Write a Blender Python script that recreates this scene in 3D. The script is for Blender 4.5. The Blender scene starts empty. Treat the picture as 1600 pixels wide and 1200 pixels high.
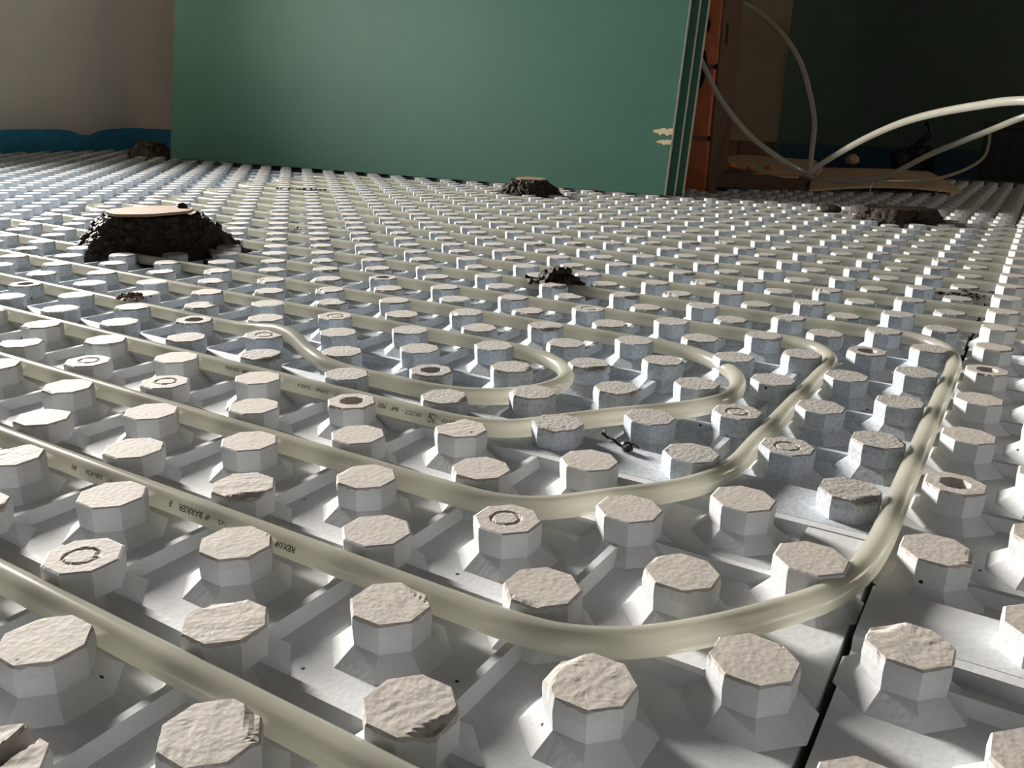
import bpy, bmesh, math, random
from mathutils import Vector, Matrix, noise

C = bpy.context.scene.collection
scene = bpy.context.scene
R_ = math.radians

# ------------------------------------------------------------------ camera, world, light
# world: x and y run along the two directions of the stud lattice (0.1 m cells), z = 0 is the level of the stud tops
cam_data = bpy.data.cameras.new('camera')
cam = bpy.data.objects.new('camera', cam_data)
C.objects.link(cam)
_r = Vector((0.85341803, 0.52056739, 0.02621555))
_u = Vector((-0.17965988, 0.24657568, 0.95232493))
_f = Vector((-0.48928518, 0.81744115, -0.3039572))
M = Matrix((( _r.x, _u.x, -_f.x, 0.2162520), (_r.y, _u.y, -_f.y, -0.2604830), (_r.z, _u.z, -_f.z, 0.2109732), (0, 0, 0, 1)))
cam.matrix_world = M
cam_data.sensor_width = 36.0
cam_data.lens = 36.0 * 1333.81 / 1600.0
cam_data.clip_start = 0.01
cam_data.clip_end = 60
scene.camera = cam

WIN_Y0, WIN_Y1, WIN_Z0, WIN_Z1 = 0.95, 1.68, 0.78, 1.55      # window in the left wall
world = bpy.data.worlds.new('sky')
scene.world = world
world.use_nodes = True
bg = world.node_tree.nodes['Background']
bg.inputs[0].default_value = (0.72, 0.83, 1.0, 1)
bg.inputs[1].default_value = 0.10

def area_light(name, loc, direction, sx, sy, power, col, spread=180):
    l = bpy.data.lights.new(name, 'AREA')
    l.shape = 'RECTANGLE'; l.size = sx; l.size_y = sy; l.energy = power; l.color = col; l.spread = R_(spread)
    o = bpy.data.objects.new(name, l); C.objects.link(o)
    o.location = loc
    o.rotation_euler = Vector(direction).to_track_quat('-Z', 'Y').to_euler()
    return o
# daylight coming in through the window of the left wall, and through the glazed door behind the camera
area_light('daylight_window', (-3.80, (WIN_Y0 + WIN_Y1) / 2, (WIN_Z0 + WIN_Z1) / 2), (0.93, -0.31, -0.19),
           WIN_Y1 - WIN_Y0, WIN_Z1 - WIN_Z0, 190, (1.0, 0.95, 0.88), 88)
area_light('daylight_door', (1.4, -2.28, 1.0), (-0.62, 0.78, 0), 1.4, 1.9, 2.8, (0.66, 0.83, 1.0))
area_light('added_warm_fill', (2.66, 3.2, 1.35), (-1, 0, -0.2), 0.7, 0.9, 11.0, (1.0, 0.80, 0.60))  # added fill lamp, warms the next room, cardboard and right-hand studs

vs = scene.view_settings
vs.view_transform = 'Standard'
vs.look = 'None'
vs.exposure = 0.0
vs.gamma = 1.0
vs.use_curve_mapping = False

# ------------------------------------------------------------------ materials
def new_mat(name):
    m = bpy.data.materials.new(name); m.use_nodes = True
    nt = m.node_tree
    return m, nt, nt.nodes['Principled BSDF']

def noise_node(nt, scale, detail=4, rough=0.6, coord='pos'):
    n = nt.nodes.new('ShaderNodeTexNoise')
    n.inputs['Scale'].default_value = scale; n.inputs['Detail'].default_value = detail
    n.inputs['Roughness'].default_value = rough
    if coord == 'pos':
        g = nt.nodes.new('ShaderNodeNewGeometry'); nt.links.new(g.outputs['Position'], n.inputs['Vector'])
    else:
        g = nt.nodes.new('ShaderNodeTexCoord'); nt.links.new(g.outputs['Object'], n.inputs['Vector'])
    return n

def ramp(nt, src, stops):
    r = nt.nodes.new('ShaderNodeValToRGB')
    while len(r.color_ramp.elements) > len(stops): r.color_ramp.elements.remove(r.color_ramp.elements[-1])
    while len(r.color_ramp.elements) < len(stops): r.color_ramp.elements.new(0.5)
    for e, (p, c) in zip(r.color_ramp.elements, stops):
        e.position = p; e.color = (c[0], c[1], c[2], 1)
    nt.links.new(src, r.inputs[0])
    return r

def bump(nt, b, height, strength, dist):
    n = nt.nodes.new('ShaderNodeBump'); n.inputs['Strength'].default_value = strength
    n.inputs['Distance'].default_value = dist
    nt.links.new(height, n.inputs['Height']); nt.links.new(n.outputs[0], b.inputs['Normal'])

def mul(c, f): return tuple(x * f for x in c)

def eps(name, col, mottle, speck, bump_s=0.08):
    """expanded polystyrene: mottled, with bead relief and rare dark specks"""
    m, nt, b = new_mat(name)
    n1 = noise_node(nt, 60, 5); n2 = noise_node(nt, 420, 3)
    r1 = ramp(nt, n1.outputs[0], [(0.3, mul(col, 1 - mottle)), (0.7, col)])
    r2 = ramp(nt, n2.outputs[0], [(0.30, (1 - speck,) * 3), (0.56, (1, 1, 1))])
    mx = nt.nodes.new('ShaderNodeMix'); mx.data_type = 'RGBA'; mx.blend_type = 'MULTIPLY'; mx.inputs[0].default_value = 1
    nt.links.new(r1.outputs[0], mx.inputs[6]); nt.links.new(r2.outputs[0], mx.inputs[7])
    v = nt.nodes.new('ShaderNodeTexVoronoi'); v.inputs['Scale'].default_value = 38
    g = nt.nodes.new('ShaderNodeNewGeometry'); nt.links.new(g.outputs['Position'], v.inputs['Vector'])
    r3 = ramp(nt, v.outputs['Distance'], [(0.035, (0.03, 0.03, 0.03)), (0.05, (1, 1, 1))])
    mx2 = nt.nodes.new('ShaderNodeMix'); mx2.data_type = 'RGBA'; mx2.blend_type = 'MULTIPLY'; mx2.inputs[0].default_value = 1
    nt.links.new(mx.outputs[2], mx2.inputs[6]); nt.links.new(r3.outputs[0], mx2.inputs[7])
    nt.links.new(mx2.outputs[2], b.inputs['Base Color'])
    b.inputs['Roughness'].default_value = 0.75
    b.inputs['Specular IOR Level'].default_value = 0.3
    v2 = nt.nodes.new('ShaderNodeTexVoronoi'); v2.inputs['Scale'].default_value = 330
    nt.links.new(g.outputs['Position'], v2.inputs['Vector'])
    add = nt.nodes.new('ShaderNodeMath'); add.operation = 'ADD'
    nt.links.new(v2.outputs['Distance'], add.inputs[0]); nt.links.new(n2.outputs[0], add.inputs[1])
    bump(nt, b, add.outputs[0], bump_s, 0.0012)
    return m

EPS_GREY = eps('eps_warm_grey', (0.605, 0.62, 0.635), 0.08, 0.07)
EPS_BLUE = eps('eps_blue_grey', (0.55, 0.595, 0.65), 0.12, 0.30)
TOP_GREY = eps('eps_top_dusty', (0.475, 0.44, 0.405), 0.10, 0.10, 0.15)
TOP_BLUE = eps('eps_top_dusty_blue', (0.415, 0.395, 0.37), 0.14, 0.26, 0.28)

def simple(name, col, rough=0.7, var=0.15, scale=8, bscale=None, bstr=0.2, bdist=0.002, coord='pos', detail=4):
    m, nt, b = new_mat(name)
    n = noise_node(nt, scale, detail, coord=coord)
    r = ramp(nt, n.outputs[0], [(0.3, mul(col, 1 - var)), (0.7, mul(col, 1 + var))])
    nt.links.new(r.outputs[0], b.inputs['Base Color'])
    b.inputs['Roughness'].default_value = rough
    if bscale:
        n2 = noise_node(nt, bscale, 5, coord=coord)
        bump(nt, b, n2.outputs[0], bstr, bdist)
    return m

# milky cross-linked polyethylene: a soft, partly see-through body under a glossy skin
PIPE, nt, b = new_mat('milky_plastic_pipe')
n = noise_node(nt, 25, 3)
r = ramp(nt, n.outputs[0], [(0.3, (0.57, 0.555, 0.49)), (0.7, (0.63, 0.62, 0.56))])
nt.links.new(r.outputs[0], b.inputs['Base Color'])
b.inputs['Roughness'].default_value = 0.16
b.inputs['IOR'].default_value = 1.5
b.inputs['Transmission Weight'].default_value = 0.15
b.inputs['Coat Weight'].default_value = 0.0
b.inputs['Coat Roughness'].default_value = 0.12
tr = nt.nodes.new('ShaderNodeBsdfTranslucent'); tr.inputs[0].default_value = (0.71, 0.70, 0.625, 1)
mx = nt.nodes.new('ShaderNodeMixShader'); mx.inputs[0].default_value = 0.55
nt.links.new(b.outputs[0], mx.inputs[1]); nt.links.new(tr.outputs[0], mx.inputs[2])
nt.links.new(mx.outputs[0], nt.nodes['Material Output'].inputs['Surface'])

PRINT = simple('print_ink', (0.13, 0.12, 0.09), 0.6, 0.3, 300)
SOIL = simple('wet_mortar_dirt', (0.040, 0.029, 0.020), 0.52, 0.45, 160, 700, 0.9, 0.002)
SOIL.node_tree.nodes['Principled BSDF'].inputs['Specular IOR Level'].default_value = 0.2
RED_DIRT = simple('red_brown_crumbs', (0.14, 0.07, 0.045), 0.8, 0.4, 200, 700, 0.8, 0.002)
WOOD = simple('pale_plywood', (0.24, 0.175, 0.115), 0.7, 0.15, 60, 300, 0.3, 0.001)
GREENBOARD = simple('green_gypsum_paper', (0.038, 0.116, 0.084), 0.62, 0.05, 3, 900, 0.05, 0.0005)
DARKGREEN = simple('dark_green_wall_board', (0.055, 0.095, 0.075), 0.7, 0.08, 3)
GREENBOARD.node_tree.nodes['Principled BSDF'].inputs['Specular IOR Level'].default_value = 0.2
GREENEDGE = simple('green_paper_edge', (0.07, 0.15, 0.105), 0.7, 0.10, 40)
WOOD.node_tree.nodes['Principled BSDF'].inputs['Specular IOR Level'].default_value = 0.08
PAPER = simple('torn_beige_paper', (0.52, 0.42, 0.28), 0.85, 0.12, 120)
GYPSUM = simple('gypsum_arris', (0.52, 0.50, 0.40), 0.85, 0.10, 120)
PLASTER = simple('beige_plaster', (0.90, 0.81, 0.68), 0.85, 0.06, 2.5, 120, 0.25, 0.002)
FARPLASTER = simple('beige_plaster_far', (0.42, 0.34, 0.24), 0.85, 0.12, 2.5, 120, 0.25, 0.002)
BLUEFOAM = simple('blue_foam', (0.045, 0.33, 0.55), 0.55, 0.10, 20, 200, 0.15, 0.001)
CONCRETE = simple('concrete_floor', (0.10, 0.11, 0.13), 0.9, 0.2, 10, 120, 0.4, 0.003)
CEIL = simple('raw_ceiling', (0.13, 0.125, 0.12), 0.9, 0.05, 4)
WALLW = simple('raw_side_wall', (0.13, 0.12, 0.11), 0.9, 0.06, 4)
BRICK = simple('orange_hollow_brick', (0.62, 0.17, 0.07), 0.85, 0.16, 30, 200, 0.4, 0.003)
MORTAR = simple('brick_mortar', (0.22, 0.13, 0.09), 0.9, 0.15, 60, 200, 0.4, 0.003)
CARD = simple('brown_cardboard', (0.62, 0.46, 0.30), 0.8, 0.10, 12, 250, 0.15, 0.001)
BROWNSHADE = simple('brown_with_shade', (0.12, 0.070, 0.045), 0.85, 0.15, 30)  # dark copy of the cardboard, shade put into the colour
BLACK = simple('black_plastic', (0.012, 0.013, 0.013), 0.5, 0.2, 20)
STEEL = simple('rusty_wire', (0.035, 0.025, 0.018), 0.6, 0.3, 200)
WHITE = simple('white_window_frame', (0.75, 0.75, 0.73), 0.4, 0.03, 5)
TAN = simple('tan_strap', (0.42, 0.34, 0.24), 0.6, 0.1, 40)

# ------------------------------------------------------------------ helpers
def obj(name, me, mats, parent=None, loc=None):
    if isinstance(me, bmesh.types.BMesh):
        bm = me; me = bpy.data.meshes.new(name); bm.to_mesh(me); bm.free()
    if not isinstance(mats, (list, tuple)): mats = [mats]
    if not me.materials:
        for m in mats: me.materials.append(m)
    o = bpy.data.objects.new(name, me); C.objects.link(o)
    if parent is not None: o.parent = parent
    if loc is not None: o.location = loc
    return o

def tag(o, label=None, cat=None, group=None, kind=None):
    if label: o['label'] = label
    if cat: o['category'] = cat
    if group: o['group'] = group
    if kind: o['kind'] = kind
    return o

def empty(name, loc=(0, 0, 0)):
    o = bpy.data.objects.new(name, None); o.empty_display_size = 0.05
    C.objects.link(o); o.location = loc
    return o

def add_box(bm, x0, x1, y0, y1, z0, z1, mi=0):
    v = [bm.verts.new((x, y, z)) for z in (z0, z1) for x, y in ((x0, y0), (x1, y0), (x1, y1), (x0, y1))]
    for idx in ((0, 3, 2, 1), (4, 5, 6, 7), (0, 1, 5, 4), (1, 2, 6, 5), (2, 3, 7, 6), (3, 0, 4, 7)):
        f = bm.faces.new([v[i] for i in idx]); f.material_index = mi

def box(x0, x1, y0, y1, z0, z1):
    bm = bmesh.new(); add_box(bm, x0, x1, y0, y1, z0, z1); return bm

def prism(bm, pts, z0, z1, mi=0):
    """vertical prism over a plan polygon (counter-clockwise)"""
    lo = [bm.verts.new((p[0], p[1], z0)) for p in pts]; hi = [bm.verts.new((p[0], p[1], z1)) for p in pts]
    bm.faces.new(hi).material_index = mi; bm.faces.new(lo[::-1]).material_index = mi
    n_ = len(pts)
    for i in range(n_):
        bm.faces.new((lo[i], lo[(i + 1) % n_], hi[(i + 1) % n_], hi[i])).material_index = mi

def smooth_path(pts, step=0.006):
    """Catmull-Rom through the points, resampled"""
    P = [Vector(p) for p in pts]
    P = [P[0] * 2 - P[1]] + P + [P[-1] * 2 - P[-2]]
    out = []
    for i in range(1, len(P) - 2):
        a, b_, c, d = P[i - 1], P[i], P[i + 1], P[i + 2]
        n_ = max(1, int((c - b_).length / step))
        n_ = min(n_, 24)
        for k in range(n_):
            t = k / n_
            out.append(0.5 * ((2 * b_) + (c - a) * t + (2 * a - 5 * b_ + 4 * c - d) * t * t + (3 * b_ - a - 3 * c + d) * t ** 3))
    out.append(P[-2])
    return out

def tube(bm, pts, rad, sides=16, mi=0, cap=True):
    rings = []
    n_ = len(pts)
    rad_f = rad if callable(rad) else (lambda t: rad)
    for i, p in enumerate(pts):
        t = (pts[min(i + 1, n_ - 1)] - pts[max(i - 1, 0)]).normalized()
        up = Vector((0, 0, 1)) if abs(t.z) < 0.95 else Vector((1, 0, 0))
        s = t.cross(up).normalized(); w = s.cross(t)
        rr = rad_f(i / max(1, n_ - 1))
        rings.append([bm.verts.new(p + rr * (math.cos(a) * s + math.sin(a) * w)) for a in [2 * math.pi * k / sides for k in range(sides)]])
    for a, b_ in zip(rings, rings[1:]):
        for k in range(sides):
            f = bm.faces.new((a[k], a[(k + 1) % sides], b_[(k + 1) % sides], b_[k])); f.smooth = True; f.material_index = mi
    if cap:
        bm.faces.new(rings[0][::-1]); bm.faces.new(rings[-1])
    return rings

# ------------------------------------------------------------------ the room
def struct(name, bm, mats, parent=None):
    return tag(obj(name, bm, mats, parent), kind='structure')

ZF = -0.053
XL, XR, YF, YB, ZC = -3.45, 2.6, -2.0, 5.6, 2.5
struct('floor', box(XL - 0.4, XR + 0.2, YF - 0.4, YB + 0.2, ZF - 0.1, ZF), CONCRETE)
struct('ceiling', box(XL - 0.4, XR + 0.2, YF - 0.4, YB + 0.2, ZC, ZC + 0.1), CEIL)
bm = bmesh.new()
add_box(bm, XL - 0.40, XL, YF - 0.4, WIN_Y0, ZF, ZC)
add_box(bm, XL - 0.40, XL, WIN_Y1, YB + 0.2, ZF, ZC)
add_box(bm, XL - 0.40, XL, WIN_Y0, WIN_Y1, ZF, WIN_Z0)
add_box(bm, XL - 0.40, XL, WIN_Y0, WIN_Y1, WIN_Z1, ZC)
struct('wall_left', bm, PLASTER)
bm = bmesh.new()
for a in ((WIN_Y0, WIN_Y0 + 0.05, WIN_Z0, WIN_Z1), (WIN_Y1 - 0.05, WIN_Y1, WIN_Z0, WIN_Z1), (WIN_Y0 + 0.05, WIN_Y1 - 0.05, WIN_Z0, WIN_Z0 + 0.05), (WIN_Y0 + 0.05, WIN_Y1 - 0.05, WIN_Z1 - 0.05, WIN_Z1)):
    add_box(bm, XL - 0.33, XL - 0.27, *a)
win = struct('window_1', bm, WHITE)
bm = bmesh.new()
add_box(bm, XR, XR + 0.2, YF - 0.4, 2.8, ZF, ZC); add_box(bm, XR, XR + 0.2, 3.6, YB + 0.2, ZF, ZC)
add_box(bm, XR, XR + 0.2, 2.8, 3.6, ZF, 0.85); add_box(bm, XR, XR + 0.2, 2.8, 3.6, 1.85, ZC)
struct('wall_right', bm, WALLW)
bm = bmesh.new()
for a in ((2.8, 2.85, 0.85, 1.85), (3.55, 3.6, 0.85, 1.85), (2.85, 3.55, 0.85, 0.9), (2.85, 3.55, 1.8, 1.85)):
    add_box(bm, XR + 0.1, XR + 0.15, *a)
struct('added_fill_window', bm, WHITE)  # unseen window, added to house the warm fill lamp
bm = bmesh.new()
add_box(bm, XL, 0.6, YF - 0.3, YF, ZF, ZC); add_box(bm, 2.2, XR, YF - 0.3, YF, ZF, ZC); add_box(bm, 0.6, 2.2, YF - 0.3, YF, 2.0, ZC)
struct('wall_front', bm, WALLW)
bm = bmesh.new()
for x0, x1, z0, z1 in ((0.6, 0.67, ZF, 2.0), (2.13, 2.2, ZF, 2.0), (0.67, 2.13, 1.93, 2.0), (1.36, 1.44, ZF, 1.93)):
    add_box(bm, x0, x1, YF - 0.2, YF - 0.13, z0, z1)
struct('door_1', bm, WHITE)
# partition behind the leaning boards: hollow brick, its open end beside the boards
PX, PY0, PY1 = -0.668, 2.335, 2.50
part = struct('wall_back', box(-2.55, PX - 0.012, PY0 + 0.008, PY1, ZF, ZC), MORTAR)
bricks = []
for k in range(10):                                           # the hollow bricks of the visible end, course by course
    z0 = ZF + 0.002 + k * 0.205
    bm = bmesh.new()
    jit = random.Random(k).uniform(-0.004, 0.004)
    add_box(bm, PX - 0.262, PX + jit * 0.3, PY0 + jit, PY1 - 0.065, z0, z0 + 0.193)
    bmesh.ops.bevel(bm, geom=bm.edges[:], offset=0.004, segments=1, affect='EDGES')
    bricks.append(obj('brick', bm, BRICK, part))
bm = box(PX + 0.002, PX + 0.007, PY0 + 0.006, PY1 + 0.012, ZF, ZC)
obj('end_shade_sheet', bm, BROWNSHADE, part)  # dark sheet laid over the brick end to paint its shade
for cz, rz in ((0.468, 0.030), (0.345, 0.062)):                 # black plugs painting the shade inside broken-out hollows of the bricks
    bm = bmesh.new()
    ring = [(PX - 0.052 + 0.024 * math.cos(a), cz + rz * math.sin(a)) for a in [2 * math.pi * k / 20 for k in range(20)]]
    lo = [bm.verts.new((x, PY0 - 0.006, z)) for x, z in ring]; hi = [bm.verts.new((x, PY0 + 0.05, z)) for x, z in ring]
    bm.faces.new(lo)
    for i in range(20): bm.faces.new((lo[i], hi[i], hi[(i + 1) % 20], lo[(i + 1) % 20]))
    obj('hollow_shade', bm, BLACK, bricks[min(9, int((cz - ZF) / 0.205))])
bm = box(PX + 0.0075, PX + 0.0085, PY0 + 0.04, PY0 + 0.056, 0.415, 0.475)
obj('slot_shade', bm, BLACK, part)  # black strip painting the dark inside of a slot hole
# next room: dark green boarded wall and a plastered wall seen past it
GX, GY = -1.09, 4.72
gw = struct('wall_far_green', box(GX, XR, GY, GY + 0.12, ZF, ZC), DARKGREEN)
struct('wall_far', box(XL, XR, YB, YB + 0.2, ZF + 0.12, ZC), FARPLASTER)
bm = bmesh.new()
rnd = random.Random(3)
x = -2.3
while x < -0.9:                                               # bare bricks where the far plaster stops short of the floor
    w = rnd.uniform(0.16, 0.24)
    add_box(bm, x, x + w - 0.012, YB - 0.004 + rnd.uniform(0, 0.01), YB + 0.1, ZF, ZF + 0.124 + rnd.uniform(-0.003, 0.0))
    x += w
struct('trim_1', bm, MORTAR)

# ------------------------------------------------------------------ studded insulation panels
APO = 0.0176
def octa(ap):
    """distance to the octagon outline as a function of angle"""
    def f(a):
        k = (a + math.pi / 8) % (math.pi / 4) - math.pi / 8
        return ap / math.cos(k)
    return f
O1 = octa(1.0)

def stud_mesh(kind, seed, mats, na=40, nr=9):
    """octagonal stud: level top at z=0, wall down to -15 mm, flared foot down to -23 mm"""
    rn = random.Random(seed)
    off = Vector((rn.uniform(-50, 50), rn.uniform(-50, 50), rn.uniform(-50, 50)))
    bm = bmesh.new()
    low = na <= 8
    ang = [2 * math.pi * k / na + math.pi / 8 for k in range(na)]
    amp = {'flat': 0.00007, 'rough': 0.00011, 'torn': 0.0002, 'ring': 0.0001, 'hole': 0.00025, 'gouge': 0.0005}[kind]
    tear_dir = rn.uniform(0, 2 * math.pi); tear_on = kind in ('torn', 'rough')
    def top_z(x, y, rr):
        p = Vector((x, y, 0)) * 85 + off
        z = amp * noise.noise(p) + amp * 0.6 * noise.noise(p * 2.7)
        if kind == 'torn':
            z += 0.0002 * noise.noise(Vector((x * 420 * math.cos(tear_dir) + y * 420 * math.sin(tear_dir), (y * math.cos(tear_dir) - x * math.sin(tear_dir)) * 90, 0)) + off)
        if tear_on:
            d = (x * math.cos(tear_dir) + y * math.sin(tear_dir)) / APO + 0.25 * noise.noise(p * 0.8)
            lim = 0.70 if kind == 'torn' else 0.84
            if d > lim: z -= (0.0021 if kind == 'torn' else 0.0013) * min(1, (d - lim) * 5)
        if kind == 'ring':
            r_ = math.hypot(x + 0.001, y)
            z -= 0.0011 * max(0, 1 - abs(r_ - 0.0078) / 0.0011)
        if kind == 'hole':
            r_ = math.hypot(x, y)
            z -= 0.006 * min(1, max(0, (0.0088 - r_) / 0.0012))
        if kind == 'gouge':
            d = x - 0.0012 + 0.174 * y + 0.0008 * noise.noise(p * 2)
            z -= 0.0065 * min(1.0, max(0, 1.25 - abs(d) / 0.0026)) + (0.0016 if d > 0.001 else -0.0006)
        return z
    cv = bm.verts.new((0, 0, top_z(0, 0, 0)))
    fr = [0.14, 0.28, 0.38, 0.44, 0.50, 0.56, 0.68, 0.82, 0.93][-nr:] if kind in ('ring', 'hole') else [(i + 1) / (nr + 0.55) for i in range(nr)]
    if low: fr = [0.93]
    prev = None
    rim_n = {'flat': 0.006, 'ring': 0.01, 'hole': 0.03}.get(kind, 0.05)
    for fi, f_ in enumerate(fr + [1.0]):
        ring = []
        for a in ang:
            d = APO * O1(a) * f_
            x, y = d * math.cos(a), d * math.sin(a)
            z = top_z(x, y, f_)
            if f_ == 1.0:
                j = 1 - rim_n * (0.5 * abs(noise.noise(Vector((math.cos(a) * 5, math.sin(a) * 5, 0)) + off)) + 0.5 * rn.random())
                if not low and j < 1: x *= j; y *= j
                z -= 0.0006 + (0.0011 * abs(noise.noise(Vector((math.cos(a) * 4, math.sin(a) * 4, 3)) + off)) + 0.0012 * rn.random() ** 2 if rim_n > 0.02 and not low else 0)
            ring.append(bm.verts.new((x, y, z)))
        for k in range(na):
            k2 = (k + 1) % na
            if prev is None: f = bm.faces.new((cv, ring[k], ring[k2]))
            else: f = bm.faces.new((prev[k], ring[k], ring[k2], prev[k2]))
            f.material_index = 1 if (f_ < 1.0 or low) else 0
            if kind in ('torn', 'rough', 'gouge', 'hole') : f.material_index = 1
        prev = ring
    # wall and foot
    for ap, z in ((APO, -0.0062), (APO * 0.965, -0.0150), (0.0265, -0.0232)):
        ring = [bm.verts.new((ap * O1(a) * math.cos(a), ap * O1(a) * math.sin(a), z)) for a in ang]
        for k in range(na):
            f = bm.faces.new((prev[k], ring[k], ring[(k + 1) % na], prev[(k + 1) % na])); f.material_index = 0
        prev = ring
    me = bpy.data.meshes.new('stud'); bm.to_mesh(me); bm.free()
    for m in mats: me.materials.append(m)
    return me

LIB = {}
for tone, mats in (('grey', (EPS_GREY, TOP_GREY)), ('blue', (EPS_BLUE, TOP_BLUE))):
    for kind, cnt in (('flat', 3), ('rough', 5), ('torn', 4), ('ring', 2), ('hole', 2), ('gouge', 1)):
        LIB[tone, kind] = [stud_mesh(kind, 100 * i + len(kind), mats, *((64, 16) if kind == 'gouge' else ())) for i in range(cnt)]
    LIB[tone, 'mid'] = [stud_mesh(k, 7 * i, mats, 16, 4) for i, k in enumerate(('flat', 'rough', 'torn', 'rough'))]
    LIB[tone, 'low'] = [stud_mesh('flat', i, mats, 8, 1) for i in range(2)]

SPECIAL = {(0, 1): 'ring', (-1.5, -0.5): 'ring', (-2, 2): 'hole', (-2, 3): 'hole', (1, 3): 'ring', (1.5, 1.5): 'flat', (2, 3): 'hole', (2, 6): 'hole',
           (-1.5, 0.5): 'torn', (-8, 3): 'hole', (-5, 3): 'hole', (-5, 6): 'hole', (-4, 4): 'ring', (-2, 6): 'ring', (1, 6): 'hole', (-0.5, -1.5): 'gouge',
           (-1, 0): 'rough', (0, 0): 'torn', (-0.5, -0.5): 'torn', (0.5, -0.5): 'torn', (1, 0): 'torn', (0, -1): 'torn', (-1, -1): 'rough', (0.5, 0.5): 'rough',
           (-0.5, 0.5): 'flat', (0.5, 1.5): 'flat', (-2, 1): 'flat', (-2, 0): 'flat', (-2.5, 0.5): 'flat', (-1, 1): 'rough', (0, 2): 'flat', (-0.5, 1.5): 'rough',
           (-1.5, 1.5): 'flat', (1, 1): 'rough', (1, 2): 'flat', (1.5, 0.5): 'rough', (2, 1): 'torn', (2, 2): 'rough', (-3, 2): 'flat', (-2.5, 1.5): 'flat', (-3, 1): 'flat'}
SHIFT = {'right': Vector((0.0030, -0.0030, 0))}

def in_view(x, y, z=0.0, mx=420, my=350):
    d = Vector((x, y, z)) - cam.location
    w = d.dot(_f)
    if w < 0.05: return False
    px = 800 + 1333.81 * d.dot(_r) / w; py = 600 - 1333.81 * d.dot(_u) / w
    return -mx < px < 1600 + mx and py < 1200 + my

def rib_bar(bm, axis, c, a0, a1):
    """tapered rib, 8 mm high, along x or y"""
    for_pts = []
    t, b_ = 0.0021, 0.0046
    prof = ((-b_, -0.0235), (b_, -0.0235), (t, -0.0153), (-t, -0.0153))
    rings = []
    for a in (a0, a1):
        rings.append([bm.verts.new((a, c + p, z) if axis == 'x' else (c + p, a, z)) for p, z in prof])
    for i in range(4):
        vs_ = (rings[0][i], rings[0][(i + 1) % 4], rings[1][(i + 1) % 4], rings[1][i])
        bm.faces.new(vs_ if axis == 'x' else vs_[::-1])
    bm.faces.new(rings[0][::-1] if axis == 'x' else rings[0]); bm.faces.new(rings[1] if axis == 'x' else rings[1][::-1])

def panel(u0, u1, v0, v1, half, tone, label, strip_lead=0.0, rim_back=False, shift=Vector((0, 0, 0)), clip=None):
    """one studded panel covering lattice cells u0..u1, v0..v1 (0.1 m); ribs join the half-integer studs if half"""
    g = 0.008
    x0, x1, y0, y1 = (u0 + g) * 0.1, (u1 - g) * 0.1, v0 * 0.1 + 0.0003, v1 * 0.1 - 0.0003
    root = empty('insulation_panel', ((x0 + x1) / 2 + shift.x, (y0 + y1) / 2 + shift.y, ZF))
    org = Vector(((x0 + x1) / 2, (y0 + y1) / 2, ZF))
    tag(root, label, 'insulation panel', 'studded insulation panels laid on the floor')
    bm = bmesh.new()
    zc = ZF
    add_box(bm, x0, x1, y0, y1, ZF + 0.0005, -0.0230)
    o_ = 0.5 if half else 0.0
    k = math.ceil(u0 - o_)
    while k + o_ < u1:
        c = (k + o_) * 0.1
        if c > x0 + 0.033 and c < x1 - 0.033: rib_bar(bm, 'y', c, y0 + 0.001, y1 - 0.001)
        k += 1
    k = math.ceil(v0 - o_)
    while k + o_ < v1:
        c = (k + o_) * 0.1
        if c > y0 + 0.005 and c < y1 - 0.005: rib_bar(bm, 'x', c, x0 + 0.024, x1 - 0.024)
        k += 1
    if strip_lead: add_box(bm, x0, x1, y0, y0 + strip_lead * 0.1, -0.0232, -0.0150)
    if rim_back: add_box(bm, x0, x1, y1 - 0.007, y1, -0.0232, -0.0150)
    if rim_back:                                               # solid corner pad beside the panel gap
        add_box(bm, x1 - 0.0395, x1 - 0.0003, y1 - 0.050, y1 - 0.0072, -0.0232, -0.0156)
    for v in bm.verts: v.co -= org
    base_o = obj('panel_base', bm, EPS_GREY if tone == 'grey' else EPS_BLUE, root)
    n_ = 0
    for p2 in range(int(math.ceil(2 * u0)), int(math.floor(2 * u1)) + 1):
        for q2 in range(int(math.ceil(2 * v0)), int(math.floor(2 * v1)) + 1):
            if (p2 + q2) % 2 or (p2 % 2) != (q2 % 2): continue
            u, v = p2 / 2, q2 / 2
            x, y = u * 0.1, v * 0.1
            if not (x0 + 0.015 < x < x1 - 0.015 and y0 + 0.015 < y < y1 - 0.015): continue
            if not in_view(x, y): continue
            if clip and clip(x, y): continue
            d = (Vector((x, y, 0)) - cam.location).length
            rn = random.Random(int(p2 * 7919 + q2 * 104729))
            if d < 0.95:
                kind = SPECIAL.get((u, v)) or rn.choices(('flat', 'rough', 'torn', 'ring'), (4, 6, 2, 0.5))[0]
            else:
                kind = SPECIAL.get((u, v)) or ('mid' if d < 1.6 else 'low')
            me = rn.choice(LIB[tone, kind])
            s = bpy.data.objects.new('stud', me); C.objects.link(s); s.parent = root
            s.location = Vector((x, y, 0)) - org
            rot = rn.randrange(4) * math.pi / 2
            if kind == 'gouge': rot = 0
            s.rotation_euler = (0, 0, rot)
            n_ += 1
    return root

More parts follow.
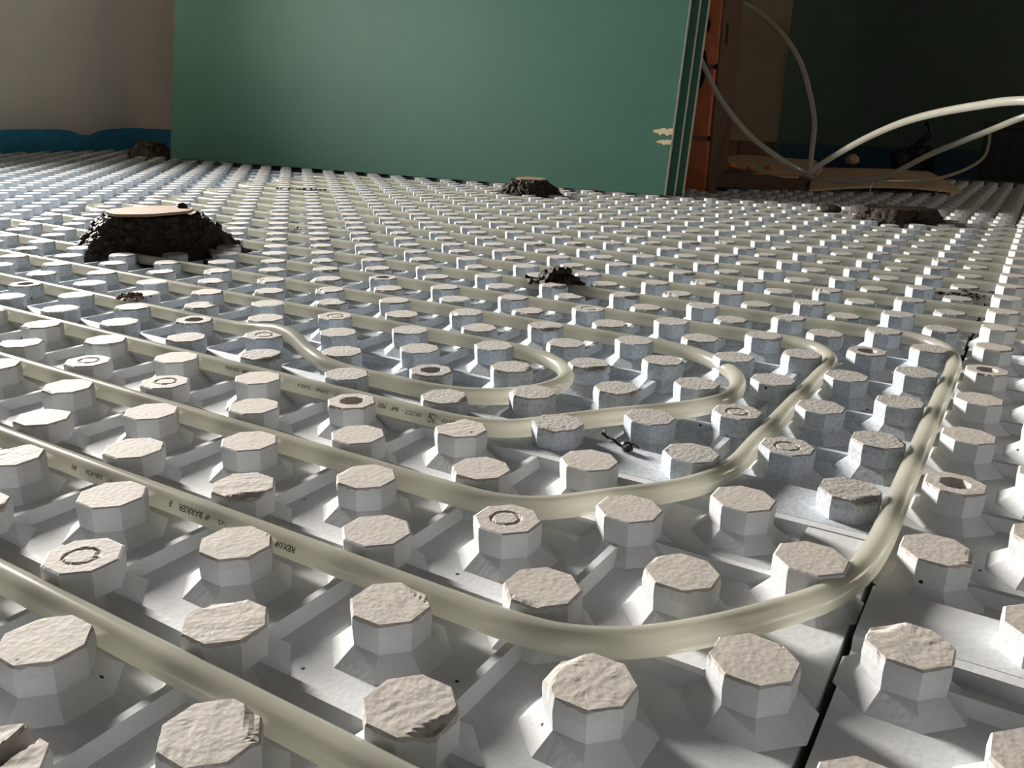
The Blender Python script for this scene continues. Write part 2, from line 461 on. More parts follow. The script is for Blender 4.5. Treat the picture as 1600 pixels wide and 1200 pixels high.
behind = lambda x, y: (y > PY0 - 0.03 and -2.58 < x < PX + 0.03) 
PAN = [
 (-12.75, 1.75, -6.25, 2.25, True, 'grey', 'warm grey-white studded insulation panel in the foreground, under the ends of the nearest pipes', 0, True),
 (-12.75, 1.75, 2.25, 10.75, True, 'blue', 'bluish white studded insulation panel holding the four nested pipe bends', 0.45, False),
 (-12.75, 1.75, 10.75, 19.25, True, 'blue', 'bluish white studded insulation panel between the two far mounds, before the green boards', 0, False),
 (-12.75, 1.75, 19.25, 27.75, True, 'grey', 'shaded studded insulation panel under the front edge of the brown cardboard', 0, False),
 (-12.75, 1.75, 27.75, 36.25, True, 'grey', 'dim studded insulation panel furthest back beside the cardboard, near the dark box', 0, False),
 (-27.25, -12.75, -2.25, 6.25, False, 'blue', 'bluish white studded insulation panel at the left edge, beside the largest dirt mound', 0, False),
 (-27.25, -12.75, 6.25, 14.75, False, 'blue', 'bright studded insulation panel behind the largest dirt mound', 0, False),
 (-27.25, -12.75, 14.75, 23.25, False, 'blue', 'bright studded insulation panel at the foot of the green boards on their left half', 0, False),
 (-34.3, -27.25, 8.25, 16.75, True, 'blue', 'cut studded insulation panel along the blue edge strip at far left', 0, False),
 (-34.3, -27.25, 16.75, 23.25, True, 'blue', 'shaded cut studded insulation panel in the corner by the blue edge strip and green boards', 0, False),
]
for a in PAN: panel(*a, clip=behind)
for v0, v1, lab, sl in ((-7.25, 1.25, 'warm grey-white studded insulation panel in the bottom right corner, right of the dark gap', 0),
                        (1.25, 9.75, 'warm grey-white studded insulation panel along the right edge, beside the outermost pipe bend', 0.45),
                        (9.75, 18.25, 'warm grey-white studded insulation panel at upper right with a dirt stain beside it', 0),
                        (18.25, 26.75, 'brownish lit studded insulation panel at right, level with the slab-like mound', 0),
                        (26.75, 35.25, 'dim studded insulation panel at far right in front of the dark box', 0)):
    panel(1.75, 16.25, v0, v1, False, 'grey', lab, sl, sl == 0 and v0 < 0, SHIFT['right'])

# ------------------------------------------------------------------ heating pipes
PR, PZ = 0.0071, -0.0092
def pipe(pts, label, group=None, lift=None, rad=PR):
    P = []
    for p in pts:
        P.append((p[0] * 0.1, p[1] * 0.1, PZ + (p[2] if len(p) > 2 else 0)))
    path = smooth_path(P)
    bm = bmesh.new(); tube(bm, path, rad, 18)
    c = path[len(path) // 2]
    root = empty('heating_pipe', (c.x, c.y, PZ - PR))
    for v in bm.verts: v.co -= Vector(root.location)
    tag(root, label, 'pipe', group)
    obj('pipe_wall', bm, PIPE, root)
    return root, path

def straight(u0, u1, v, n_=None):
    n_ = n_ or max(2, int(abs(u1 - u0) / 0.5))
    return [(u0 + (u1 - u0) * i / n_, v) for i in range(n_ + 1)]

def arc(cu, cv, ru, rv, a0, a1, n_=10):
    return [(cu + ru * math.cos(R_(a0 + (a1 - a0) * i / n_)), cv + rv * math.sin(R_(a0 + (a1 - a0) * i / n_))) for i in range(n_ + 1)]

G1 = 'nested bends of the milky heating pipe'
# outermost bend
p_a, path_a = pipe(straight(-13, -0.2, 0.25) + [(0.15, 0.25), (0.5, 0.26), (0.75, 0.31), (1.0, 0.46), (1.25, 0.735), (1.45, 1.02), (1.63, 1.34), (1.72, 1.7), (1.75, 2.1)] +
     [(1.75, v) for v in (2.6, 3.2, 3.8, 4.4, 5.0, 5.6)] + [(1.75, 6.1), (1.72, 6.5), (1.6, 6.9), (1.38, 7.15), (1.05, 7.25)] + straight(0.7, -14.6, 7.25),
     'outermost of the nested milky pipe bends, crossing the panel gap at right', G1)
p_b, path_b = pipe(straight(-13, -1.0, 1.25) + [(-0.6, 1.25), (-0.25, 1.27), (0.02, 1.40), (0.27, 1.70), (0.5, 1.98), (0.67, 2.28), (0.75, 2.65)] +
     [(0.75, v) for v in (3.1, 3.6, 4.1, 4.6, 5.1)] + [(0.75, 5.45), (0.70, 5.8), (0.52, 6.1), (0.22, 6.24), (-0.1, 6.25)] + straight(-0.5, -14, 6.25),
     'second milky pipe bend from the outside, between the seam bend and the printed pipe', G1)
p_c, path_c = pipe(straight(-13, -1.7, 2.25) + [(-1.3, 2.25), (-1.05, 2.29), (-0.8, 2.43), (-0.53, 2.80), (-0.25, 3.17), (0.0, 3.46), (0.2, 3.78), (0.26, 4.05), (0.24, 4.35), (0.12, 4.68), (-0.12, 4.97), (-0.45, 5.18), (-0.85, 5.25)] +
     straight(-1.3, -13.2, 5.25), 'third milky pipe bend, its black square mark printed before the curve', G1)
p_d, path_d = pipe(straight(-13, -5.0, 3.25) + [(-4.6, 3.25, 0.001), (-4.3, 3.24, 0.004), (-4.0, 3.19, 0.008), (-3.7, 3.10, 0.008), (-3.35, 2.94, 0.003), (-3.0, 2.80, 0.001), (-2.65, 2.75), (-2.2, 2.75), (-1.8, 2.76), (-1.45, 2.86), (-1.18, 3.1), (-1.05, 3.42), (-1.08, 3.72), (-1.27, 4.0), (-1.6, 4.19), (-2.0, 4.25)] +
     straight(-2.5, -12.8, 4.25), 'innermost milky pipe bend with a bright kink where it switches channels', G1)
# nearest run in the bottom left corner, turning round to come back beyond the bends
p_e, path_e = pipe(straight(-9, 1.6, -0.75) + [(2.1, -0.75), (2.6, -0.6), (3.0, -0.2), (3.25, 0.3), (3.25, 0.8)] ,
     'nearest milky pipe, running diagonally through the bottom left corner')
FAR = 'straight milky pipe runs beyond the nested bends'
for i in range(6):
    va, vb = 8.25 + 2 * i, 9.25 + 2 * i
    ul = -14.8 - 0.35 * i * 2
    run = straight(5.5, ul + 1, va, 24) + [(ul + 0.5, va), (ul, va + 0.07), (ul - 0.35, va + 0.3), (ul - 0.45, va + 0.5), (ul - 0.35, va + 0.7), (ul, vb - 0.07), (ul + 0.5, vb)] + straight(ul + 1, 5.5, vb, 24)
    pipe(run, ('pair of straight milky pipe runs just beyond the outermost bend', 'second pair of straight milky pipe runs beyond the bends, crossing the dirt stain', 'third pair of straight milky pipe runs beyond the bends, behind the dirt heap',
               'fourth pair of straight milky pipe runs beyond the bends', 'fifth pair of straight milky pipe runs, next to last before the green boards', 'furthest pair of straight milky pipe runs, reaching the flat-topped mound')[i], FAR)

def print_text(body, root, path, u_c, size, ang=20, bold=0.0, axis_end=None, hgt=None):
    """ink print wrapped round the pipe wall, upside down as seen from the camera; u_c is where the text starts (its right end in view)"""
    cu = bpy.data.curves.new('print', 'FONT'); cu.body = body; cu.size = size; cu.offset = bold; cu.resolution_u = 1
    t_o = bpy.data.objects.new('print_source', cu); C.objects.link(t_o)
    dg = bpy.context.evaluated_depsgraph_get()
    me = bpy.data.meshes.new_from_object(t_o.evaluated_get(dg))
    bpy.data.objects.remove(t_o)
    bm = bmesh.new(); bm.from_mesh(me)
    wrap_print(bm, root, path, u_c, ang, size * 0.36)

def wrap_print(bm, root, path, u_c, ang, ymid, name='print'):
    bmesh.ops.triangulate(bm, faces=bm.faces[:])
    # arc length table
    s = [0.0]
    for a, b_ in zip(path, path[1:]): s.append(s[-1] + (b_ - a).length)
    i0 = min(range(len(path)), key=lambda i: abs(path[i].x - u_c * 0.1) + (0 if path[i].y < 0.4 else 9))
    s0 = s[i0]
    rr = PR + 0.00012
    for v in bm.verts:
        ss = s0 - v.co.x
        j = 0
        lo, hi = 0, len(s) - 1
        while hi - lo > 1:
            m_ = (lo + hi) // 2
            if s[m_] <= ss: lo = m_
            else: hi = m_
        f = (ss - s[lo]) / max(1e-9, s[hi] - s[lo])
        p = path[lo].lerp(path[hi], f); t = (path[hi] - path[lo]).normalized()
        nrm = Vector((t.y, -t.x, 0)).normalized()
        a = R_(ang) - (v.co.y - ymid) / rr
        q = p + rr * (math.cos(a) * nrm + math.sin(a) * Vector((0, 0, 1)))
        v.co = q - Vector(root.location)
    o = obj(name, bm, PRINT, [c for c in root.children if c.name.startswith('pipe_wall')][0])
    return o

for body, u, sz in (('REXOP', -0.745, 0.0046), ('20', -0.985, 0.0042), ('PE-Xa', -1.115, 0.0042), ('16/2', -1.30, 0.0036), ('dP', -1.43, 0.0042), ('BARRIER', -1.50, 0.0052), ('E', -1.745, 0.0046),
                    ('VOH', -2.06, 0.004), ('OXY', -2.24, 0.0036), ('DIN 4726', -2.36, 0.004), ('EN', -2.60, 0.004)):
    print_text(body, p_a, path_a, u, sz, 22, 0.00012)
for body, u, sz in (('REXOP', -1.195, 0.0044), ('001/517', -1.455, 0.0046), ('BxP', -1.69, 0.0044), ('PEX', -1.81, 0.0044), ('20 x', -2.13, 0.0042), ('517', -2.28, 0.0042), ('16 PNA', -2.40, 0.0042), ('CLASS 4', -2.62, 0.004),
                    ('OXYGEN BARRIER', -3.04, 0.0042), ('DIN 4726', -3.42, 0.0042)):
    print_text(body, p_c, path_c, u, sz, 22, 0.00012)
# the square mark: a frame open at one corner with a diagonal
bm = bmesh.new()
def quad(pts): bm.faces.new([bm.verts.new((x, y, 0)) for x, y in pts])
S, w = 0.0068, 0.0014
quad([(0, 0), (w, 0), (w, S), (0, S)]); quad([(S - w, 0), (S, 0), (S, S), (S - w, S)])
quad([(w, S), (w, S - 1.7 * w), (S - w, 0.0), (S - w, w * 1.9)])
quad([(w, 0), (S * 0.62, 0), (S * 0.62, w * 0.8), (w, w * 0.8)])
quad([(S * 0.5, S), (S - w, S), (S - w, S - w * 0.8), (S * 0.5, S - w * 0.8)])
wrap_print(bm, p_c, path_c, -1.342, 22, S / 2)

# ------------------------------------------------------------------ green boards leaning in front of the partition
BX0, BX1, BY = -2.755, -0.674, 2.02
LEAN = math.atan2(0.152, 1.0)
def board(off, x0, x1, name_label, edge_y):
    root = empty('plasterboard', ((x0 + x1) / 2, BY + off, 0.001))
    root.rotation_euler = (-LEAN, 0, 0)
    tag(root, name_label, 'plasterboard', 'plasterboards leaning on the partition')
    h, t = 1.20, 0.0125
    w2 = (x1 - x0) / 2
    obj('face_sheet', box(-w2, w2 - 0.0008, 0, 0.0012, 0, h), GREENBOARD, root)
    obj('core', box(-w2 + 0.0005, w2 - 0.0012, 0.0012, t - 0.0012, 0.0005, h - 0.0005), GREENEDGE, root)
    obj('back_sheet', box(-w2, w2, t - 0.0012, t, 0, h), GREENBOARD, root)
    o = obj('end_edge', box(w2 - 0.0010, w2 + 0.0002, 0.0, t, 0, h), GYPSUM, root); o['label'] = 'pale cut end edge'
    return root, w2
b1, w1 = board(0.0, BX0, BX1, 'green moisture-proof plasterboard leaning in front, with two paper tears at its right edge', 0)
board(0.0145, BX0 + 0.02, BX1 + 0.022, 'green plasterboard second in the leaning stack, a narrow strip showing behind the torn one', 0)
board(0.0290, BX0 + 0.04, BX1 + 0.041, 'green plasterboard at the back of the leaning stack, nearest the orange bricks', 0)
# paper tears: ragged beige patches where the green face paper is ripped off
for z0, ln, hh, seed in ((0.170, 0.058, 0.013, 1), (0.142, 0.044, 0.009, 5)):
    rn = random.Random(seed)
    bm = bmesh.new()
    n_ = 12
    up = [(w1 - ln * (1 - i / n_), z0 + hh * (0.5 + 0.4 * rn.random()) * min(1, 0.25 + i / 7)) for i in range(n_ + 1)]
    dn = [(w1 - ln * (1 - i / n_), z0 - hh * (0.4 + 0.5 * rn.random()) * min(1, 0.2 + i / 7)) for i in range(n_ + 1)]
    for i in range(n_):
        bm.faces.new([bm.verts.new((x, -0.0006, z)) for x, z in (dn[i], dn[i + 1], up[i + 1], up[i])])
    bmesh.ops.remove_doubles(bm, verts=bm.verts[:], dist=1e-5)
    o = obj('paper_tear', bm, PAPER, b1); o['label'] = 'ragged beige tear in the green face paper'

# ------------------------------------------------------------------ blue edge strips at the walls
def strip_x(name, x, y0, y1, zfun, label):
    bm = bmesh.new(); n_ = 70
    rows = []
    for i in range(n_ + 1):
        y = y0 + (y1 - y0) * i / n_
        xo = 0.0015 * math.sin(y * 9)
        rows.append([bm.verts.new(c) for c in ((x + xo, y, ZF), (x + xo, y, zfun(y)), (x - 0.008 + xo * 0.5, y, zfun(y)), (x - 0.008 + xo * 0.5, y, ZF))])
    for a, b_ in zip(rows, rows[1:]):
        for k in range(4):
            f = bm.faces.new((a[k], b_[k], b_[(k + 1) % 4], a[(k + 1) % 4])); f.smooth = False
    bm.faces.new(rows[0]); bm.faces.new(rows[-1][::-1])
    return tag(obj(name, bm, BLUEFOAM), label, 'edge strip')
def zblue(y):
    return 0.086 - 0.026 * math.exp(-((y - 2.12) / 0.055) ** 2) + 0.005 * math.exp(-((y - 2.36) / 0.09) ** 2) + 0.0015 * math.sin(y * 14)
strip_x('edge_strip', XL + 0.012, 0.4, 3.6, zblue, 'blue foam edge strip with a wavy dip along the foot of the beige wall')
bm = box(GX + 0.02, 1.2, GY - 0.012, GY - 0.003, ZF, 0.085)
tag(obj('edge_strip', bm, simple('blue_foam_shaded', (0.010, 0.045, 0.085), 0.7, 0.1, 20)), 'blue foam edge strip, shade put into its colour, along the foot of the dark green wall', 'edge strip')  # blue foam darkened, the dim room's shade is in the colour

# ------------------------------------------------------------------ mortar dabs and dirt
def fbm(p, o=4):
    s, a = 0.0, 1.0
    for _ in range(o):
        s += a * noise.noise(p); p = p * 2.1; a *= 0.55
    return s

def mound(name, loc, rx, ry, rot, top, flat, seed, tail=None, ztop_tilt=0.0, res=(90, 34), base=-0.030, rough=0.006, mat=SOIL, lumps=160):
    """heap with a flattened top: polar height field, its skirt running down between the studs"""
    off = Vector((seed * 3.1, seed * 1.7, 0.3))
    bm = bmesh.new(); na, nr = res
    c_, s_ = math.cos(rot), math.sin(rot)
    prev = None
    cen = bm.verts.new((0, 0, top - base + rough * fbm(off * 1.0)))
    for j in range(1, nr + 1):
        f = j / nr
        ring = []
        for k in range(na):
            a = 2 * math.pi * k / na
            rr = f * (1 + 0.22 * fbm(Vector((math.cos(a) * 1.6, math.sin(a) * 1.6, seed)), 3))
            ex = 1.0
            if tail: ex = 1 + tail[1] * math.exp(-((((a - tail[0]) + math.pi) % (2 * math.pi) - math.pi) / tail[2]) ** 2)
            g = max(0.0, (f - flat) / (1 - flat))
            ex = 1 + (ex - 1) * g
            x = rx * rr * math.cos(a) * ex; y = ry * rr * math.sin(a) * ex
            h = 1 - g ** (1.0 if ex < 1.15 else 0.62)
            z = (top - base) * h + ztop_tilt * x
            p = Vector((x, y, z)) * 60 + off
            z += rough * fbm(p) * (0.25 if f < flat * 0.9 else 1.0) + rough * 0.7 * noise.noise(p * 4)
            x += rough * 0.8 * noise.noise(p * 2 + Vector((9, 0, 0))); y += rough * 0.8 * noise.noise(p * 2 + Vector((0, 9, 0)))
            if f == 1: z = -0.004
            ring.append(bm.verts.new((x * c_ - y * s_, x * s_ + y * c_, max(z, -0.004))))
        for k in range(na):
            k2 = (k + 1) % na
            if prev is None: bm.faces.new((cen, ring[k], ring[k2]))
            else: bm.faces.new((prev[k], ring[k], ring[k2], prev[k2]))
        prev = ring
    rn = random.Random(int(seed * 10))
    if lumps:                                                  # grit and lumps stuck in the heap
        bm.faces.ensure_lookup_table()
        fs = [f for f in bm.faces if f.calc_center_median().z < (top - base) * 0.93]
        spots = [rn.choice(fs).calc_center_median().copy() for _ in range(lumps)]
        for i, p in enumerate(spots): clod_bm(bm, p, rn.uniform(0.002, 0.0058) * (1 if i % 6 else 1.7), seed + i, 0.85, 1)
    o = obj(name, bm, mat); o.location = (loc[0], loc[1], base)
    return o

def clod_bm(bm, c, r, seed, flat=0.7, sub=2, stretch=1.0):
    g = bmesh.ops.create_icosphere(bm, subdivisions=sub, radius=1.0)
    off = Vector((seed * 2.3, seed, seed * 0.7))
    for v in g['verts']:
        d = v.co.normalized()
        k = r * (1 + 0.35 * fbm(d * 1.4 + off, 3))
        v.co = Vector((c[0] + d.x * k * stretch, c[1] + d.y * k, c[2] + d.z * k * flat))

def clod(name, loc, r, seed, mat, label, cat, group=None, flat=0.7, sub=2, stretch=1.0):
    bm = bmesh.new(); clod_bm(bm, (0, 0, r * flat * 0.8), r, seed, flat, sub, stretch)
    o = obj(name, bm, mat); o.location = loc
    return tag(o, label, cat, group)

ROT = math.atan2(_r.y, _r.x)
m1 = mound('mortar_mound', (-0.965, 0.60), 0.128, 0.105, ROT, 0.042, 0.54, 2.0, tail=(-0.1, 0.42, 0.45), rough=0.006, lumps=420)
tag(m1, 'largest dark mortar mound at left, topped by a pale wooden disc', 'mortar mound')
m2 = mound('mortar_mound', (-0.985, 1.80), 0.118, 0.085, ROT, 0.034, 0.42, 5.0, res=(70, 24))
tag(m2, 'dark mortar mound at the foot of the green board', 'mortar mound')
m3 = mound('mortar_mound', (-0.055, 1.885), 0.112, 0.075, ROT, 0.026, 0.74, 8.0, tail=(-0.1, 0.30, 0.35), res=(70, 26), rough=0.003, lumps=50)
tag(m3, 'dark flat-topped mortar mound at right with a wire standing behind it', 'mortar mound')
m4 = mound('mortar_mound', (-2.93, 2.06), 0.125, 0.09, ROT, 0.055, 0.35, 11.0, res=(60, 20))
tag(m4, 'brown mound in the corner between the blue strip and the green board', 'mortar mound')

def plate(loc, rx, ry, rot, tilt, seed, label, t=0.004):
    bm = bmesh.new()
    rn = random.Random(seed)
    pts = []
    for k in range(22):
        a = 2 * math.pi * k / 22
        j = 1 + rn.uniform(-0.07, 0.07)
        pts.append((rx * j * math.cos(a), ry * j * math.sin(a)))
    prism(bm, pts, 0, t)
    o = obj('wood_disc', bm, WOOD); o.location = loc; o.rotation_euler = (tilt[0], tilt[1], rot)
    return tag(o, label, 'wood piece')
plate((-0.965, 0.60, 0.0465), 0.068, 0.060, ROT, (0.0, -0.03), 4, 'pale thin wooden disc pressed on the largest dark mound')
plate((-0.985, 1.815, 0.0345), 0.042, 0.04, ROT, (0.03, 0), 9, 'pale wooden scrap on the mound by the green board')

clod('dirt_clod', (-0.945, 0.645, 0.0500), 0.008, 3, SOIL, 'black nugget of dirt on the wooden disc', 'dirt clod')
# crumbly dirt on studs
def crumbs(name, centre, n_, spread, r0, r1, seed, mat, label, zbase=0.0, flat=0.8, grow=None):
    rn = random.Random(seed)
    bm = bmesh.new()
    for k in range(n_):
        q = rn.gauss(0, 0.45), rn.gauss(0, 0.45)
        x, y = q[0] * spread[0], q[1] * spread[1]
        z = zbase + (grow or 0) * max(0, 1 - (q[0] ** 2 + q[1] ** 2) * 1.2) * rn.random()
        r_ = rn.uniform(r0, r1)
        clod_bm(bm, (x * math.cos(ROT) - y * math.sin(ROT), x * math.sin(ROT) + y * math.cos(ROT), z + r_ * 0.5), r_, seed + k, flat, 1)
    o = obj(name, bm, mat); o.location = (centre[0], centre[1], 0)
    return tag(o, label, 'dirt')
crumbs('dirt_heap', (-0.315, 0.735), 95, (0.036, 0.024), 0.003, 0.0085, 21, SOIL, 'crumbly black dirt heap over a stud in the middle of the field', -0.006, 0.8, 0.016)['kind'] = 'stuff'
clod('dirt_clod', (-0.215, 1.945, -0.002), 0.019, 6, SOIL, 'dark dirt clod just left of the flat-topped mound', 'dirt clod', flat=0.6, stretch=1.3)
crumbs('dirt_crumbs', (-0.640, 0.327), 34, (0.018, 0.012), 0.0012, 0.0034, 31, RED_DIRT, 'reddish brown crumbs on the edge of a stud at left', -0.001, 0.8, 0.005)['kind'] = 'stuff'
crumbs('dirt_crumbs', (0.155, 1.02), 70, (0.045, 0.030), 0.001, 0.0045, 41, SOIL, 'dark dirt sprinkled in the channel near the right edge', -0.010, 0.5, 0.006)['kind'] = 'stuff'
crumbs('dirt_crumbs', (-1.45, 1.42), 26, (0.07, 0.02), 0.002, 0.006, 51, SOIL, 'dark crumbs on the bright studs left of the middle, before the green board', -0.001, 0.5)['kind'] = 'stuff'
crumbs('dirt_crumbs', (-0.90, 0.86), 14, (0.045, 0.02), 0.0015, 0.0035, 61, SOIL, 'few dark specks of dirt on studs right of the largest mound', -0.001, 0.5)['kind'] = 'stuff'
rn = random.Random(77)
# shrivelled black twig beside the panel joint
root = empty('twig', (-0.006, 0.262, -0.0150)); tag(root, 'shrivelled black twig lying at the panel joint amid the bends', 'twig')
bm = bmesh.new()
tube(bm, smooth_path([(-0.016, 0.002, 0.009), (-0.012, 0.003, 0.006), (-0.006, 0.001, 0.006), (0.000, 0.000, 0.003), (0.006, 0.0, 0.004)], 0.002), 0.0009, 6)
stem = obj('stem', bm, BLACK, root)
bm = bmesh.new(); clod_bm(bm, (0.005, 0.0, 0.0035), 0.0038, 4, 0.9, 2, 1.3); obj('shrivelled_bud', bm, BLACK, root)
for a, l in ((0.3, 0.010), (-0.5, 0.008), (2.3, 0.009)):
    bm = bmesh.new()
    s0 = Vector((0.004, 0, 0.004)) if a < 1 else Vector((-0.013, 0.003, 0.007))
    tube(bm, smooth_path([s0, s0 + Vector((l * 0.5 * math.cos(a), l * 0.5 * math.sin(a), 0.002)), s0 + Vector((l * math.cos(a), l * math.sin(a), -0.001))], 0.002), 0.0006, 5)
    obj('twig_end', bm, BLACK, stem)

# ------------------------------------------------------------------ things by the doorway and in the next room
root = empty('cardboard_box', (-0.62, 2.75, 0.0)); tag(root, 'flattened brown cardboard box by the doorway, dark flap hanging at its front', 'cardboard')
L_ = Vector(root.location)
bm = bmesh.new()
pts = [(-0.655, 2.53), (-0.545, 2.49), (-0.44, 2.53), (-0.405, 2.62), (-0.50, 3.15), (-0.66, 3.75), (-1.05, 3.95), (-1.02, 3.2), (-0.95, 2.62)]
prism(bm, [(p[0] - L_.x, p[1] - L_.y) for p in pts], 0.036, 0.043); obj('top_sheet', bm, CARD, root)
bm = bmesh.new()
prism(bm, [(p[0] - L_.x, p[1] - L_.y) for p in [(-0.62, 2.57), (-0.47, 2.58), (-0.56, 3.1), (-0.68, 3.6), (-0.95, 3.7), (-0.9, 2.7)]], 0.001, 0.0355); obj('folded_layers', bm, CARD, root)
bm = bmesh.new()
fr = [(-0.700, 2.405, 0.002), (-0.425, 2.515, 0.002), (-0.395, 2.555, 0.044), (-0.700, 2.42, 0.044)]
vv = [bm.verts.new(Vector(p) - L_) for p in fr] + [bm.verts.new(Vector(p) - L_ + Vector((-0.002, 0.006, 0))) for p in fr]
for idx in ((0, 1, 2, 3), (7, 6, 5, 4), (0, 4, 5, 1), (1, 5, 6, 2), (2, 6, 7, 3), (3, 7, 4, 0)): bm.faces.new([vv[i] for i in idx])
o = obj('front_flap', bm, BROWNSHADE, root); o['label'] = 'front flap, its shade put into the colour'
bm = bmesh.new()
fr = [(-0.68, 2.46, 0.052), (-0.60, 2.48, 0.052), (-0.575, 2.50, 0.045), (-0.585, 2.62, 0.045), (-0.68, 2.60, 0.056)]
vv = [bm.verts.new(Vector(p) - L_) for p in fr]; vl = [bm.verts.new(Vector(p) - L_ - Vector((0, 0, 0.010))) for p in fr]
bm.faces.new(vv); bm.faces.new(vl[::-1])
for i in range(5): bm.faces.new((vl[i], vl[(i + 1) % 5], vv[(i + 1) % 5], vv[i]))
o = obj('torn_corner', bm, BROWNSHADE, root); o['label'] = 'dark torn corner'

root = empty('cardboard_sheet', (-0.25, 2.9, 0.0)); tag(root, 'tan curled cardboard sheet lying in front of the dark green wall', 'cardboard')
L_ = Vector(root.location)
bm = bmesh.new()
nx, ny = 14, 10
grid = []
for j in range(ny + 1):
    row = []
    for i in range(nx + 1):
        f, g = i / nx, j / ny
        x = -0.40 + 0.40 * f + g * (-0.22) ; y = 2.53 + 0.30 * f + g * 1.02
        z = 0.012 + 0.016 * math.sin(f * 3.0) * (1 - g) + 0.010 * g - 0.008 * (1 - min(1, g * 6))
        row.append((x, y, z))
    grid.append(row)
vt = [[bm.verts.new(Vector(p) - L_) for p in row] for row in grid]
vb_ = [[bm.verts.new(Vector(p) - L_ - Vector((0, 0, 0.006))) for p in row] for row in grid]
for j in range(ny):
    for i in range(nx):
        bm.faces.new((vt[j][i], vt[j][i + 1], vt[j + 1][i + 1], vt[j + 1][i])); bm.faces.new((vb_[j][i], vb_[j + 1][i], vb_[j + 1][i + 1], vb_[j][i + 1]))
for i in range(nx):
    bm.faces.new((vb_[0][i], vb_[0][i + 1], vt[0][i + 1], vt[0][i])); bm.faces.new((vt[ny][i], vt[ny][i + 1], vb_[ny][i + 1], vb_[ny][i]))
for j in range(ny):
    bm.faces.new((vt[j][0], vt[j + 1][0], vb_[j + 1][0], vb_[j][0])); bm.faces.new((vb_[j][nx], vb_[j + 1][nx], vt[j + 1][nx], vt[j][nx]))
obj('sheet', bm, CARD, root)
for dx, dy, sx in ((0.02, -0.12, 0.06), (0.10, 0.05, 0.05)):
    bm = bmesh.new()
    q = [(-sx, -0.006, 0.0), (sx, 0.006, 0.0), (sx, 0.014, 0.001), (-sx, 0.004, 0.001)]
    lo = [bm.verts.new((dx - 0.08 + p[0], dy - 0.1 + p[1], 0.029 + p[2])) for p in q]; hi = [bm.verts.new(v.co + Vector((0, 0, 0.003))) for v in lo]
    bm.faces.new(hi); bm.faces.new(lo[::-1])
    for i in range(4): bm.faces.new((lo[i], lo[(i + 1) % 4], hi[(i + 1) % 4], hi[i]))
    obj('torn_slit', bm, BROWNSHADE, root)

def loose_pipe(pts, label, rad=0.0078, mat=PIPE):
    path = smooth_path(pts, 0.012)
    bm = bmesh.new(); tube(bm, path, rad, 14)
    o = obj('loose_pipe', bm, mat)
    return tag(o, label, 'pipe', 'loose ends of pipe arching over the cardboard')
loose_pipe([(-0.779, 2.651, 0.594), (-0.677, 2.693, 0.544), (-0.579, 2.664, 0.473), (-0.498, 2.619, 0.384), (-0.445, 2.557, 0.298), (-0.404, 2.50, 0.206), (-0.385, 2.43, 0.126), (-0.376, 2.39, 0.073), (-0.39, 2.40, 0.050)],
           'tall loose pipe arch rising from the cardboard to the top of the picture', 0.0075)
loose_pipe([(-0.760, 2.262, 0.447), (-0.72, 2.270, 0.408), (-0.675, 2.275, 0.337), (-0.629, 2.285, 0.262), (-0.537, 2.293, 0.166), (-0.451, 2.30, 0.108), (-0.395, 2.34, 0.072), (-0.37, 2.40, 0.055)],
           'loose pipe sagging from behind the green boards down to the cardboard', 0.0075)
loose_pipe([(-0.37, 2.42, 0.052), (-0.355, 2.30, 0.063), (-0.333, 2.237, 0.08), (-0.26, 2.176, 0.128), (-0.184, 2.078, 0.169), (-0.096, 1.936, 0.205), (-0.018, 1.807, 0.227), (0.073, 1.684, 0.244), (0.161, 1.557, 0.253), (0.30, 1.45, 0.245), (0.45, 1.42, 0.20), (0.55, 1.45, 0.12), (0.60, 1.50, 0.008)],
           'brightest loose pipe arching from the cardboard out past the right edge')
loose_pipe([(-0.40, 2.50, 0.046), (-0.331, 2.435, 0.044), (-0.265, 2.445, 0.044), (-0.194, 2.431, 0.055), (-0.143, 2.41, 0.078), (-0.063, 2.355, 0.128), (0.013, 2.293, 0.166), (0.084, 2.225, 0.2), (0.149, 2.153, 0.231), (0.26, 2.10, 0.277), (0.45, 2.1, 0.27), (0.60, 2.2, 0.15), (0.66, 2.3, 0.008)],
           'lower loose pipe rising in a straight slant to the right edge', 0.0075)
loose_pipe([(-0.26, 2.47, 0.044), (-0.184, 2.53, 0.044), (-0.086, 2.677, 0.046), (-0.016, 2.85, 0.067), (0.03, 3.014, 0.104), (0.036, 3.093, 0.149), (0.028, 3.165, 0.19)],
           'thin loose pipe curling up dimly beside the dark box', 0.005)

# wire behind the flat-topped mound
bm = bmesh.new()
tube(bm, smooth_path([(-0.155, 2.12, -0.025), (-0.154, 2.12, 0.02), (-0.158, 2.12, 0.045), (-0.152, 2.122, 0.068)], 0.006), 0.0014, 6)
tag(obj('wire', bm, STEEL), 'thin upright wire standing behind the flat-topped mound', 'wire')

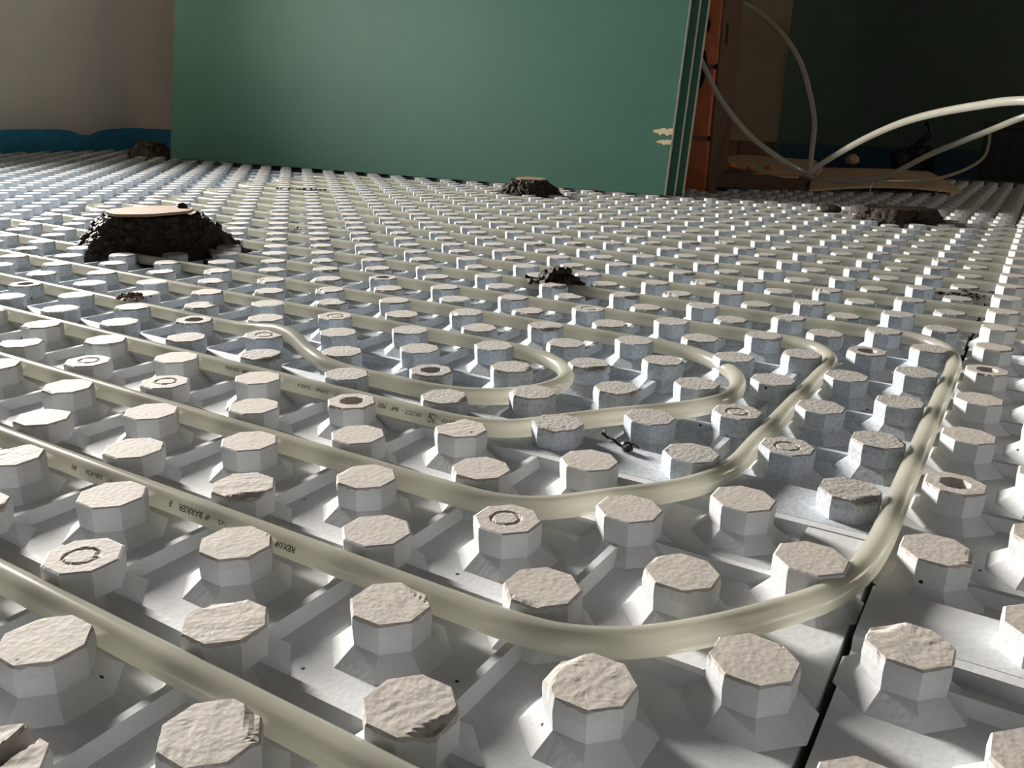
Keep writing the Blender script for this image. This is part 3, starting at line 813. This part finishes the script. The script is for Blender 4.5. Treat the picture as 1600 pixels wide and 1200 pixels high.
# dark bag with a twisted neck
root = empty('plastic_bag', (-0.27, 3.80, 0.0)); tag(root, 'black lumpy bag with a thin twisted neck before the dark green wall', 'bag')
bm = bmesh.new(); clod_bm(bm, (0, 0, 0.052), 0.085, 12, 0.85, 3, 0.95); obj('bag_body', bm, BLACK, root)
bm = bmesh.new()
tube(bm, smooth_path([(0.0, 0, 0.10), (0.012, 0.0, 0.13), (0.030, 0, 0.150), (0.045, 0.0, 0.175), (0.040, 0, 0.20), (0.022, 0, 0.212)], 0.008), lambda t: 0.016 - 0.008 * t, 8)
obj('twisted_neck', bm, BLACK, root)

# dark box at the right edge
root = empty('storage_box', (0.155, 3.80, 0.0)); tag(root, 'black box standing at the right edge before the dark green wall', 'box')
bm = bmesh.new()
w_, d_, h_ = 0.17, 0.16, 0.225
add_box(bm, -w_, w_, -d_, d_, 0.004, h_ - 0.03)
bmesh.ops.bevel(bm, geom=[e for e in bm.edges if abs(e.verts[0].co.z - e.verts[1].co.z) > 0.05], offset=0.015, segments=2, affect='EDGES')
obj('box_body', bm, BLACK, root)
bm = bmesh.new(); add_box(bm, -w_ - 0.006, w_ + 0.006, -d_ - 0.006, d_ + 0.006, h_ - 0.03, h_ - 0.004)
bmesh.ops.bevel(bm, geom=bm.edges[:], offset=0.004, segments=1, affect='EDGES')
obj('lid', bm, BLACK, root)
bm = bmesh.new()
for k in range(5): add_box(bm, -0.12 + k * 0.055, -0.10 + k * 0.055, -d_ - 0.006, -d_ + 0.002, 0.02, h_ - 0.06)
obj('ridges', bm, BLACK, root)
# rubble by the doorway
rub = [(-0.70, 2.66, 0.043, 0.020), (-0.645, 2.72, 0.043, 0.014), (-0.755, 2.74, 0.043, 0.024), (-0.60, 2.78, 0.043, 0.012)]
labs = ['pinkish brick fragment nearest the orange brick end', 'small reddish brick crumb on the cardboard by the doorway', 'largest brick fragment behind the green board edge', 'smallest brick crumb further right on the cardboard']
for (x, y, z, r), lb in zip(rub, labs):
    clod('brick_fragment', (x, y, z), r, int(x * -100), BRICK, lb, 'rubble', flat=0.7)
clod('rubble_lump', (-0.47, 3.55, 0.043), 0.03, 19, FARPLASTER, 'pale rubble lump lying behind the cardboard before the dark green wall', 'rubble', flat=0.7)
